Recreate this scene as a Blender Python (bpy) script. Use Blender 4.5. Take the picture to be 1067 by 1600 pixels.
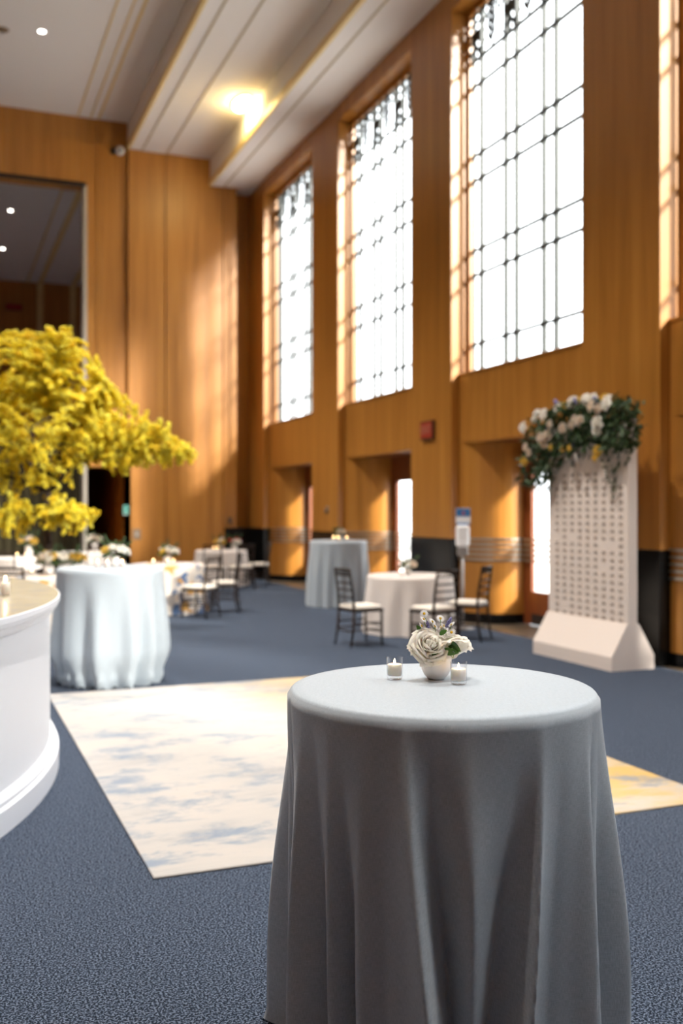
import bpy, math, random
from mathutils import Vector, Matrix
PI = math.pi
for o in list(bpy.data.objects): bpy.data.objects.remove(o, do_unlink=True)
SC = bpy.context.scene
COL = SC.collection

# ------------------------------------------------------------------ camera
YAW = math.radians(22.02)
FPX, HOR, CAMZ = 1545.0, 797.0, 1.6
cam_d = bpy.data.cameras.new('camera'); cam = bpy.data.objects.new('camera', cam_d); COL.objects.link(cam)
cam.location = (0, 0, CAMZ); cam.rotation_euler = (PI/2, 0, -YAW)
cam_d.sensor_fit = 'VERTICAL'; cam_d.sensor_height = 36.0; cam_d.sensor_width = 24.0
cam_d.lens = FPX/1600*36.0; cam_d.shift_y = -3/1600.0
cam_d.dof.use_dof = True; cam_d.dof.focus_distance = 2.95; cam_d.dof.aperture_fstop = 1.85
cam_d.clip_end = 500
SC.camera = cam
# ------------------------------------------------------------------ world, sun, exposure
wd = bpy.data.worlds.new('world'); SC.world = wd; wd.use_nodes = True
bg = wd.node_tree.nodes['Background']; bg.inputs[0].default_value = (0.93, 0.96, 1.0, 1); bg.inputs[1].default_value = 3.0
sun_d = bpy.data.lights.new('sun_offscreen', 'SUN'); sun = bpy.data.objects.new('sun_offscreen', sun_d); COL.objects.link(sun)
sun_d.energy = 6.0; sun_d.angle = math.radians(6.0); sun_d.color = (1, 0.93, 0.85)
sun.rotation_euler = Vector((-0.40, 0.82, -0.41)).to_track_quat('-Z', 'Y').to_euler(); sun.location = (20, -20, 20)
SC.view_settings.view_transform = 'Standard'; SC.view_settings.look = 'None'
SC.view_settings.exposure = 1.0; SC.view_settings.gamma = 1.0; SC.view_settings.use_curve_mapping = False
DOWN_W = 1500.0        # watts of each ceiling downlight

FW = Vector((math.sin(YAW), math.cos(YAW), 0)); RT = Vector((math.cos(YAW), -math.sin(YAW), 0))
def at(px, depth, z=0.0):
    """world point seen in pixel column px at a given depth along the view axis"""
    p = FW*depth + RT*((px-533)/FPX*depth); return Vector((p.x, p.y, z))

# ------------------------------------------------------------------ materials
def mat(name, color=(0.8,0.8,0.8), rough=0.5, metal=0.0, emit=None, estr=0.0, spec=None, trans=0.0, sheen=0.0, sss=0.0):
    m = bpy.data.materials.new(name); m.use_nodes = True
    b = m.node_tree.nodes['Principled BSDF']
    b.inputs['Base Color'].default_value = (*color, 1); b.inputs['Roughness'].default_value = rough; b.inputs['Metallic'].default_value = metal
    if spec is not None: b.inputs['Specular IOR Level'].default_value = spec
    if emit: b.inputs['Emission Color'].default_value = (*emit, 1); b.inputs['Emission Strength'].default_value = estr
    if trans: b.inputs['Transmission Weight'].default_value = trans
    if sheen: b.inputs['Sheen Weight'].default_value = sheen
    if sss: b.inputs['Subsurface Weight'].default_value = sss; b.inputs['Subsurface Radius'].default_value = (0.02,0.012,0.006)
    return m
def nd(m, t, **kw):
    n = m.node_tree.nodes.new(t)
    for k, v in kw.items(): setattr(n, k, v)
    return n
def lk(m, a, b): m.node_tree.links.new(a, b)
def bsdf(m): return m.node_tree.nodes['Principled BSDF']
def coords(m, scale, kind='Object'):
    tc = nd(m, 'ShaderNodeTexCoord'); mp = nd(m, 'ShaderNodeMapping'); mp.inputs['Scale'].default_value = scale
    lk(m, tc.outputs[kind], mp.inputs[0]); return mp.outputs[0]
def noise(m, vec, scale, detail=3, rough=0.5, dist=0.0):
    n = nd(m, 'ShaderNodeTexNoise'); n.inputs['Scale'].default_value = scale; n.inputs['Detail'].default_value = detail
    n.inputs['Roughness'].default_value = rough; n.inputs['Distortion'].default_value = dist
    lk(m, vec, n.inputs['Vector']); return n.outputs['Fac']
def ramp(m, fac, stops):
    r = nd(m, 'ShaderNodeValToRGB'); e = r.color_ramp.elements
    while len(e) < len(stops): e.new(0.5)
    for el, (p, c) in zip(e, stops): el.position = p; el.color = (*c, 1)
    lk(m, fac, r.inputs[0]); return r.outputs[0]
def mixc(m, fac, a, b):
    x = nd(m, 'ShaderNodeMix', data_type='RGBA'); lk(m, fac, x.inputs[0])
    for s, v in ((x.inputs[6], a), (x.inputs[7], b)):
        if isinstance(v, tuple): s.default_value = (*v, 1)
        else: lk(m, v, s)
    return x.outputs[2]
def mth(m, op, a, b=None, clamp=False):
    x = nd(m, 'ShaderNodeMath', operation=op); x.use_clamp = clamp
    for s, v in ((x.inputs[0], a), (x.inputs[1], b)):
        if v is None: continue
        if isinstance(v, (int, float)): s.default_value = v
        else: lk(m, v, s)
    return x.outputs[0]
def bump(m, h, strength=0.2, dist=0.01):
    b = nd(m, 'ShaderNodeBump'); b.inputs['Strength'].default_value = strength; b.inputs['Distance'].default_value = dist
    lk(m, h, b.inputs['Height']); lk(m, b.outputs[0], bsdf(m).inputs['Normal'])
def base(m, c): lk(m, c, bsdf(m).inputs['Base Color'])

def wood(name, dark, mid, light, rough=0.36, scale=(5.0,5.0,0.28)):
    m = mat(name, mid, rough)
    v = coords(m, scale); n1 = noise(m, v, 1.1, 4, 0.55, 0.5)
    v2 = coords(m, (scale[0]*9, scale[1]*9, scale[2]*3.0)); n2 = noise(m, v2, 1.0, 3, 0.6)
    f = mth(m, 'ADD', mth(m, 'MULTIPLY', n1, 0.72), mth(m, 'MULTIPLY', n2, 0.28))
    base(m, ramp(m, f, [(0.30, dark), (0.5, mid), (0.70, light)])); bump(m, n2, 0.04, 0.003)
    if name.startswith('dark_walnut'): bsdf(m).inputs['Specular IOR Level'].default_value = 0.2
    return m
M = {}
M['wood'] = wood('honey_wood_veneer', (0.32,0.125,0.019), (0.44,0.182,0.031), (0.53,0.24,0.047))
M['wood_door'] = wood('red_brown_door_wood', (0.15,0.035,0.010), (0.21,0.052,0.014), (0.27,0.075,0.02))
M['chair_wood'] = wood('dark_walnut_chair_wood', (0.014,0.007,0.004), (0.024,0.011,0.006), (0.038,0.018,0.010), 0.4, (20,20,3))
M['ceiling'] = mat('white_plaster', (0.86,0.83,0.82), 0.9)
M['gold'] = mat('pale_gold_leaf', (0.80,0.62,0.30), 0.5, 0.1)
M['groove'] = mat('grey_gold_line', (0.48,0.41,0.28), 0.6)
M['granite'] = mat('black_polished_granite', (0.005,0.005,0.005), 0.22, spec=0.25)
M['chrome'] = mat('satin_nickel', (0.52,0.49,0.43), 0.34, 1.0)
M['iron'] = mat('dark_bronze_iron', (0.035,0.04,0.038), 0.5, 0.2)
M['stone'] = mat('brown_terrazzo', (0.10,0.075,0.048), 0.3)
base(M['stone'], ramp(M['stone'], noise(M['stone'], coords(M['stone'], (1,1,1)), 60, 2), [(0.35,(0.07,0.05,0.03)),(0.65,(0.14,0.105,0.07))]))
M['pavement'] = mat('pale_pavement', (0.62,0.60,0.56), 0.9)
M['curtain'] = mat('dark_olive_curtain', (0.040,0.031,0.010), 0.9)
M['dark'] = mat('dark_brown_paint', (0.018,0.009,0.005), 0.8)
M['steel'] = mat('brushed_grey_metal', (0.45,0.44,0.43), 0.4, 0.6)
M['white_plastic'] = mat('white_plastic', (0.86,0.86,0.87), 0.4)
M['black_plastic'] = mat('black_plastic', (0.02,0.02,0.02), 0.4)
M['white_paint'] = mat('white_bar_paint', (0.86,0.88,0.93), 0.45)
M['board'] = mat('warm_white_board_paint', (0.80,0.70,0.63), 0.6)
M['card'] = mat('taupe_grey_card', (0.42,0.35,0.30), 0.7)
M['cushion'] = mat('ivory_cushion', (0.86,0.78,0.68), 0.8, sheen=0.2)
M['linen_white'] = mat('ivory_tablecloth', (0.82,0.74,0.68), 0.85, sheen=0.2)
M['ceramic'] = mat('white_ceramic', (0.86,0.82,0.79), 0.28)
M['wax'] = mat('ivory_wax', (0.92,0.84,0.72), 0.5, sss=0.4)
M['flame'] = mat('candle_flame', (1,0.7,0.3), 0.5, emit=(1,0.62,0.24), estr=40.0)
M['wick'] = mat('black_wick', (0.02,0.02,0.02), 0.9)
M['lamp_lens'] = mat('lit_lamp_lens', (1,1,1), 0.5, emit=(1,0.93,0.82), estr=9.0)
M['glow'] = mat('warm_lamp_dome', (1,0.9,0.7), 0.5, emit=(1,0.74,0.30), estr=45.0)
M['stem'] = mat('green_stem', (0.20,0.30,0.05), 0.5)
M['daisy_petal'] = mat('white_petal', (0.9,0.88,0.88), 0.6)
M['daisy_eye'] = mat('yellow_disc', (0.85,0.52,0.02), 0.6)
M['lavender'] = mat('lavender_blue_bloom', (0.20,0.19,0.42), 0.6)
M['bark'] = mat('dark_bark', (0.045,0.028,0.022), 0.9)
M['red_sign'] = mat('red_sign_face', (0.40,0.035,0.02), 0.4)
M['sign_letter'] = mat('dull_pink_letter', (0.42,0.20,0.14), 0.6)
M['sign_frame'] = mat('dark_sign_frame', (0.09,0.03,0.012), 0.5)
M['blue_sign'] = mat('blue_sign_print', (0.03,0.17,0.42), 0.5)
M['teal_sign'] = mat('teal_sign_face', (0.06,0.24,0.20), 0.5)
M['red_mark'] = mat('red_print', (0.5,0.08,0.08), 0.5)
M['red_petal'] = mat('red_petal', (0.55,0.02,0.01), 0.6)
M['plate'] = mat('bronze_grey_plate', (0.20,0.14,0.09), 0.45, 0.3)
def petal_mat(name, c1, c2):
    m = mat(name, c1, 0.55, sss=0.15, sheen=0.1)
    base(m, mixc(m, noise(m, coords(m, (1,1,1)), 25, 2), c1, c2)); return m
M['rose'] = petal_mat('cream_white_rose_petal', (0.97,0.945,0.89), (0.96,0.91,0.82))
M['rose_blush'] = petal_mat('blush_rose_petal', (0.86,0.72,0.58), (0.88,0.78,0.66))
M['rose_yellow'] = petal_mat('soft_yellow_petal', (0.82,0.60,0.12), (0.80,0.52,0.06))
def leaf_mat(name, c1, c2, rough):
    m = mat(name, c1, rough)
    base(m, ramp(m, noise(m, coords(m, (1,1,1)), 14, 2), [(0.35,c1),(0.65,c2)])); return m
M['leaf_gloss'] = leaf_mat('glossy_green_leaf', (0.035,0.10,0.012), (0.07,0.17,0.025), 0.25)
M['leaf'] = leaf_mat('dull_green_leaf', (0.016,0.042,0.010), (0.045,0.09,0.022), 0.6)
M['blossom'] = mat('yellow_blossom', (0.95,0.72,0.05), 0.6)
_m = M['blossom']
base(_m, ramp(_m, noise(_m, coords(_m, (1,1,1)), 7, 3), [(0.3,(0.94,0.70,0.02)),(0.5,(0.99,0.87,0.06)),(0.72,(0.99,0.95,0.20))]))
def translucent(m, w):
    nt = m.node_tree; tr = nd(m,'ShaderNodeBsdfTranslucent'); mx = nd(m,'ShaderNodeMixShader'); mx.inputs[0].default_value = w
    bc = bsdf(m).inputs['Base Color']
    if bc.is_linked: lk(m, bc.links[0].from_socket, tr.inputs[0])
    else: tr.inputs[0].default_value = bc.default_value
    lk(m, bsdf(m).outputs[0], mx.inputs[1]); lk(m, tr.outputs[0], mx.inputs[2]); lk(m, mx.outputs[0], nt.nodes['Material Output'].inputs[0])
for k_, w_ in (('rose',.45),('rose_blush',.4),('rose_yellow',.4),('daisy_petal',.4),('blossom',.5),('leaf_gloss',.2)): translucent(M[k_], w_)
# glass: thin clear pane
def glass_mat(name, tint=(0.97,0.985,0.98), refl=0.05):
    m = bpy.data.materials.new(name); m.use_nodes = True; nt = m.node_tree; nt.nodes.remove(bsdf(m))
    tr = nd(m,'ShaderNodeBsdfTransparent'); tr.inputs[0].default_value = (*tint,1)
    gl = nd(m,'ShaderNodeBsdfGlossy'); gl.inputs['Roughness'].default_value = 0.03
    mx = nd(m,'ShaderNodeMixShader'); mx.inputs[0].default_value = refl
    lk(m, tr.outputs[0], mx.inputs[1]); lk(m, gl.outputs[0], mx.inputs[2])
    lk(m, mx.outputs[0], nt.nodes['Material Output'].inputs[0]); return m
M['pane'] = glass_mat('clear_window_glass'); M['cup'] = glass_mat('clear_cup_glass', (0.96,0.96,0.97))
_m = M['cup']; _lw = nd(_m,'ShaderNodeLayerWeight'); _lw.inputs[0].default_value = 0.35
lk(_m, mth(_m,'MULTIPLY',mth(_m,'POWER',_lw.outputs['Facing'],2.0),0.55), [n for n in _m.node_tree.nodes if n.type=='MIX_SHADER'][0].inputs[0])
# carpet
m = M['carpet'] = mat('speckled_navy_carpet', (0.07,0.09,0.13), 0.95, spec=0.05)
v = coords(m, (1,1,1)); a = noise(m, v, 130, 1, 0.6); b_ = noise(m, v, 1.3, 3)
c = ramp(m, a, [(0.40,(0.004,0.006,0.011)),(0.50,(0.031,0.043,0.068)),(0.60,(0.165,0.20,0.27))])
c2 = mixc(m, mth(m,'MULTIPLY',b_,0.35), c, (0.052,0.066,0.090)); base(m, c2); bump(m, a, 0.8, 0.006)
# rug
m = M['rug'] = mat('abstract_watercolour_rug', (0.8,0.74,0.7), 0.95, sheen=0.2, spec=0.1)
v = coords(m, (0.55,1.25,1)); n1 = noise(m, v, 1.9, 8, 0.68, 0.4)
vb = coords(m, (0.8,1.5,1)); n2 = noise(m, vb, 2.3, 8, 0.72, 0.2)
vc = coords(m, (0.45,1.5,1.0)); n3 = noise(m, vc, 2.0, 7, 0.66, 0.3)
tc = nd(m,'ShaderNodeTexCoord'); sx = nd(m,'ShaderNodeSeparateXYZ'); lk(m, tc.outputs['Object'], sx.inputs[0])
xm = nd(m,'ShaderNodeMapRange'); xm.inputs[1].default_value = -0.5; xm.inputs[2].default_value = 1.3; lk(m, sx.outputs[0], xm.inputs[0])
creamy = ramp(m, n1, [(0.30,(0.33,0.32,0.32)),(0.45,(0.47,0.435,0.40)),(0.60,(0.51,0.46,0.415)),(0.75,(0.44,0.36,0.28))])
blue = ramp(m, n2, [(0.50,(0,0,0)),(0.60,(0.75,0.75,0.75)),(0.72,(1,1,1))])
yel = mth(m,'MULTIPLY', ramp(m, n3, [(0.38,(0.12,0.12,0.12)),(0.54,(1,1,1))]), xm.outputs[0])
g1 = mixc(m, yel, creamy, (0.58,0.38,0.12)); base(m, mixc(m, mth(m,'MULTIPLY',blue,0.85), g1, (0.15,0.22,0.31)))
bump(m, noise(m, coords(m,(1,1,1)), 300, 2), 0.3, 0.003)
# woven linens (UV in metres)
def linen(name, c1, c2, rough=0.52):
    m = mat(name, c1, rough, sheen=0.35, spec=0.45)
    u = coords(m, (1,1,1), 'UV')
    nA = noise(m, coords(m, (900,60,1), 'UV'), 1.0, 2); nB = noise(m, coords(m, (60,900,1), 'UV'), 1.0, 2)
    f = mth(m,'MULTIPLY', mth(m,'ADD',nA,nB), 0.5)
    base(m, ramp(m, f, [(0.38,c1),(0.62,c2)])); bump(m, f, 0.35, 0.0012); return m
M['linen_blue'] = linen('pale_blue_grey_linen', (0.335,0.395,0.445), (0.49,0.55,0.605))
m = M['floral'] = mat('floral_print_cloth', (0.85,0.78,0.7), 0.85)
v = coords(m, (1,1,1)); n1 = noise(m, v, 5.5, 2, 0.5); n2 = noise(m, coords(m,(1,1,1.3)), 4.3, 2, 0.5)
f1 = ramp(m, n1, [(0.56,(0,0,0)),(0.60,(1,1,1))]); f2 = ramp(m, n2, [(0.60,(0,0,0)),(0.64,(1,1,1))])
base(m, mixc(m, f2, mixc(m, f1, (0.84,0.76,0.68), (0.10,0.17,0.32)), (0.70,0.38,0.10)))
m = M['bar_top'] = mat('cream_mottled_counter', (0.8,0.74,0.62), 0.22)
base(m, ramp(m, noise(m, coords(m,(1,1,1)), 5, 6, 0.7), [(0.35,(0.50,0.47,0.44)),(0.5,(0.58,0.51,0.40)),(0.65,(0.60,0.55,0.48))]))

# ------------------------------------------------------------------ mesh helpers
class MB:
    def __init__(s): s.v = []; s.f = []; s.uv = []
    def add(s, vs, fs, uvs=None):
        n = len(s.v); s.v += [tuple(p) for p in vs]; s.f += [tuple(i+n for i in f) for f in fs]
        if uvs: s.uv += uvs
        return s
    def box(s, x0, x1, y0, y1, z0, z1):
        vs = [(x,y,z) for x in (x0,x1) for y in (y0,y1) for z in (z0,z1)]
        return s.add(vs, [(0,1,3,2),(4,6,7,5),(0,4,5,1),(2,3,7,6),(0,2,6,4),(1,5,7,3)])
    def bbox(s, x0, x1, y0, y1, z0, z1, b=0.01):
        """box with chamfered vertical-profile edges on all sides"""
        rings = [(b,0),(0,b)]; P = []
        for ins, z in ((b,z0),(0,z0+b),(0,z1-b),(b,z1)):
            for (sx,sy) in ((x0+ins+b,y0+ins),(x1-ins-b,y0+ins),(x1-ins,y0+ins+b),(x1-ins,y1-ins-b),(x1-ins-b,y1-ins),(x0+ins+b,y1-ins),(x0+ins,y1-ins-b),(x0+ins,y0+ins+b)):
                P.append((sx,sy,z))
        F = [tuple(range(7,-1,-1)), tuple(range(24,32))]
        for k in range(3):
            for i in range(8): F.append((k*8+i, k*8+(i+1)%8, k*8+8+(i+1)%8, k*8+8+i))
        return s.add(P, F)
    def tube(s, pts, radii, n=8, caps=True):
        pts = [Vector(p) for p in pts]; N = len(pts)
        if not hasattr(radii, '__len__'): radii = [radii]*N
        t0 = (pts[1]-pts[0]).normalized(); ref = Vector((0,0,1)) if abs(t0.z) < 0.9 else Vector((1,0,0))
        nrm = t0.cross(ref).normalized(); vs = []
        for i, p in enumerate(pts):
            t = (pts[min(i+1,N-1)]-pts[max(i-1,0)])
            t = t.normalized() if t.length > 1e-9 else t0
            nrm = (nrm - t*nrm.dot(t)); nrm = nrm.normalized() if nrm.length > 1e-6 else t.orthogonal().normalized()
            bn = t.cross(nrm)
            for k in range(n):
                a = 2*PI*k/n; vs.append(p + (nrm*math.cos(a)+bn*math.sin(a))*radii[i])
        fs = [(i*n+k, i*n+(k+1)%n, (i+1)*n+(k+1)%n, (i+1)*n+k) for i in range(N-1) for k in range(n)]
        if caps: fs += [tuple(range(n-1,-1,-1)), tuple((N-1)*n+k for k in range(n))]
        return s.add(vs, fs)
    def lathe(s, prof, n=32, a0=0, a1=2*PI, c=(0,0)):
        full = abs(a1-a0-2*PI) < 1e-6; k = n if full else n+1; vs = []
        for r, z in prof:
            for i in range(k):
                a = a0+(a1-a0)*i/n; vs.append((c[0]+r*math.cos(a), c[1]+r*math.sin(a), z))
        fs = []
        for j in range(len(prof)-1):
            for i in range(n):
                i2 = (i+1) % k; fs.append((j*k+i, j*k+i2, (j+1)*k+i2, (j+1)*k+i))
        return s.add(vs, fs)
    def grid(s, fn, nu, nv, uvfn=None):
        vs = [fn(i/nu, j/nv) for j in range(nv+1) for i in range(nu+1)]
        fs = [(j*(nu+1)+i, j*(nu+1)+i+1, (j+1)*(nu+1)+i+1, (j+1)*(nu+1)+i) for j in range(nv) for i in range(nu)]
        return s.add(vs, fs)
    def prism(s, poly, axis, a, b):
        """extrude a 2-D polygon along an axis: 'y' takes (x,z), 'z' takes (x,y), 'x' takes (y,z)"""
        def P(q, t): return {'y':(q[0],t,q[1]), 'z':(q[0],q[1],t), 'x':(t,q[0],q[1])}[axis]
        n = len(poly); vs = [P(q,a) for q in poly]+[P(q,b) for q in poly]
        fs = [tuple(range(n)), tuple(range(2*n-1,n-1,-1))]+[(i,i+n,(i+1)%n+n,(i+1)%n) for i in range(n)]
        return s.add(vs, fs)
    def ico(s, c, r, sc=(1,1,1)):
        for p in ICO_V: s.v.append((c[0]+p[0]*r*sc[0], c[1]+p[1]*r*sc[1], c[2]+p[2]*r*sc[2]))
        n = len(s.v)-12; s.f += [(a+n,b+n,d+n) for a,b,d in ICO_F]; return s
    def sphere(s, c, r, n=16, sc=(1,1,1)):
        prof = [(max(1e-4, math.sin(PI*i/(n//2)))*r, -math.cos(PI*i/(n//2))*r) for i in range(n//2+1)]
        k = len(s.v); s.lathe(prof, n)
        for i in range(k, len(s.v)):
            x,y,z = s.v[i]; s.v[i] = (c[0]+x*sc[0], c[1]+y*sc[1], c[2]+z*sc[2])
        return s
    def mesh(s, name, m, smooth=False):
        me = bpy.data.meshes.new(name); me.from_pydata(s.v, [], s.f); me.materials.append(M[m] if isinstance(m,str) else m)
        if s.uv:
            ul = me.uv_layers.new(name='UVMap'); flat = []
            for f in s.f:
                for i in f: flat += s.uv[i]
            ul.data.foreach_set('uv', flat)
        me.update()
        import bmesh
        bm = bmesh.new(); bm.from_mesh(me); bmesh.ops.recalc_face_normals(bm, faces=bm.faces); bm.to_mesh(me); bm.free()
        if smooth: me.polygons.foreach_set('use_smooth', [True]*len(me.polygons))
        return me
    def build(s, name, m, parent=None, smooth=False, loc=None, rot=None):
        return link(name, s.mesh(name, m, smooth), parent, loc, rot)
_g = (1+5**0.5)/2; _n = math.sqrt(1+_g*_g)
ICO_V = [tuple(c/_n for c in p) for p in ((-1,_g,0),(1,_g,0),(-1,-_g,0),(1,-_g,0),(0,-1,_g),(0,1,_g),(0,-1,-_g),(0,1,-_g),(_g,0,-1),(_g,0,1),(-_g,0,-1),(-_g,0,1))]
ICO_F = [(0,11,5),(0,5,1),(0,1,7),(0,7,10),(0,10,11),(1,5,9),(5,11,4),(11,10,2),(10,7,6),(7,1,8),(3,9,4),(3,4,2),(3,2,6),(3,6,8),(3,8,9),(4,9,5),(2,4,11),(6,2,10),(8,6,7),(9,8,1)]
def link(name, data, parent=None, loc=None, rot=None):
    o = bpy.data.objects.new(name, data); COL.objects.link(o)
    if parent: o.parent = parent
    if loc is not None: o.location = loc
    if rot is not None: o.rotation_euler = rot
    return o
def tag(o, label=None, cat=None, group=None, kind=None):
    if label: o['label'] = label
    if cat: o['category'] = cat
    if group: o['group'] = group
    if kind: o['kind'] = kind
    return o
def thing(name, label, cat, loc=(0,0,0), rz=0, group=None):
    return tag(link(name, None, None, loc, (0,0,rz)), label, cat, group)
def structure(name, label, cat): return tag(link(name, None), label, cat, kind='structure')
def copy_tree(o, parent=None):
    c = o.copy(); COL.objects.link(c); c.parent = parent
    for ch in o.children: copy_tree(ch, c)
    return c

# ================================================================== THE SETTING
XW, XS, XG = 6.80, 6.93, 7.12        # pier face, spandrel face, window plane
CEIL, SOF2, SOF3 = 10.30, 9.69, 9.10
DOORH, SILL, WTOP, WAIN = 2.56, 3.53, 8.80, 1.19
BAYS = [(18.38,21.53),(13.92,16.98),(9.47,12.60),(5.01,8.14),(0.55,3.68),(-3.91,-0.78)]
YB, YBACK, XL = 22.45, -8.0, -9.0

floor = MB().box(XL, XW, YBACK, 23.2, -0.15, 0).build('floor', 'carpet'); tag(floor, 'speckled blue grey wall to wall carpet', 'floor', kind='structure')
gnd = MB().box(7.9, 60, -40, 60, -0.4, -0.06).build('pavement', 'pavement'); tag(gnd, 'pale sunlit pavement outside the doors', 'pavement', kind='structure')

# ceiling: three levels stepping down to the window wall
ce = structure('ceiling', 'white plaster ceiling stepping down in two tiers to the window wall', 'ceiling')
MB().box(XL, 3.90, YBACK, YB+0.3, CEIL, CEIL+0.3).build('upper_soffit', 'ceiling', ce)
MB().box(3.90, 5.77, YBACK, YB+0.3, SOF2, SOF2+0.9).build('middle_soffit', 'ceiling', ce)
MB().box(5.77, 7.5, YBACK, YB+0.5, SOF3, SOF3+1.5).build('lower_soffit', 'ceiling', ce)
for x, zb, zt in ((3.90, SOF2, CEIL), (5.77, SOF3, SOF2)):
    MB().box(x-0.02, x+0.01, YBACK, YB, zb+0.10, zt).build('fascia', 'ceiling', ce)
    MB().box(x-0.05, x+0.01, YBACK, YB, zb-0.012, zb+0.11).build('gold_trim', 'gold', ce)
for x, z, w, k in ((2.79,CEIL,0.035,'gold'),(3.06,CEIL,0.03,'gold'),(3.24,CEIL,0.05,'gold'),(4.18,SOF2,0.035,'groove'),(4.73,SOF2,0.035,'groove'),(6.07,SOF3,0.03,'groove')):
    MB().box(x-w/2, x+w/2, YBACK, YB, z-0.012, z+0.01).build('ceiling_line', k, ce)

# right wall -------------------------------------------------------
wr = structure('wall_right', 'tall honey wood wall of flat piers between deep window bays', 'wall')
def pier(y0, y1, granite=True):
    MB().prism([(XW,WAIN),(7.55,WAIN),(7.55,DOORH+0.3),(7.19,DOORH+0.3),(7.19,SOF3+0.05),(XW,SOF3+0.05)], 'y', y0, y1).build('pier', 'wood', wr)
    if granite:
        MB().bbox(XW-0.012, 7.5, y0-0.004, y1+0.004, 0, WAIN, 0.004).build('granite_panel', 'granite', wr)
edges = sorted(BAYS)
pier(YBACK, edges[0][0])
for (a, b) in zip(edges[:-1], edges[1:]): pier(a[1], b[0])
pier(edges[-1][1], 22.95)
JR = 0.65
def jamb_profile(r, sgn, yc, x0=XS, n=10):
    return [(x0+JR-r*math.cos(PI/2*i/n), yc - sgn*0 + 0*i, 0) for i in range(n+1)]
def bay(y0, y1):
    # spandrel of upright veneer boards, and header above the window
    nb = 4
    for i in range(nb):
        a = y0+(y1-y0)*i/nb; b = y0+(y1-y0)*(i+1)/nb
        MB().box(XS, 7.19, a+0.002, b-0.002, DOORH, SILL).build('spandrel_panel', 'wood', wr)
    MB().box(XW, 7.19, y0, y1, WTOP, SOF3+0.05).build('header_panel', 'wood', wr)
    MB().box(XS-0.02, 7.19, y0, y1, SILL, SILL+0.03).build('window_ledge', 'wood', wr)
    MB().box(7.06, 7.11, y0, y0+0.07, SILL, WTOP).build('window_stop', 'wood', wr)
    MB().box(7.06, 7.11, y1-0.07, y1, SILL, WTOP).build('window_stop', 'wood', wr)
    MB().box(7.06, 7.11, y0+0.07, y1-0.07, WTOP-0.07, WTOP).build('window_stop', 'wood', wr)
    # rounded door jambs
    for yc, s in ((y1, -1), (y0, 1)):          # s: direction into the opening
        cx, cy = XS+JR, yc
        def arc(r, x): return [(cx-r*math.cos(PI/2*i/12), cy+s*r*math.sin(PI/2*i/12)) for i in range(13)]
        def shell(r, z0, z1):
            poly = arc(r, 0)+[(7.70, cy+s*r), (7.70, cy)]
            if s > 0: poly = poly[::-1]
            return MB().prism(poly, 'z', z0, z1)
        shell(JR, 0.14, DOORH).build('curved_jamb', 'wood', wr)
        shell(JR+0.004, 0, 0.14).build('kick_base', 'granite', wr)
        for k in range(5):
            z = 0.885+0.072*k; shell(JR+0.016, z, z+0.034).build('metal_band', 'chrome', wr)
    MB().box(7.58, 7.70, y0+JR, y1-JR, 2.24, DOORH).build('transom_panel', 'wood_door', wr)
    MB().box(7.10, 7.72, y0, y1, DOORH, DOORH+0.06).build('vestibule_lid', 'wood_door', wr)
    MB().box(XW, 8.3, y0, y1, -0.15, 0.001).build('stone_threshold', 'stone', floor)
for y0, y1 in BAYS: bay(y0, y1)

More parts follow.
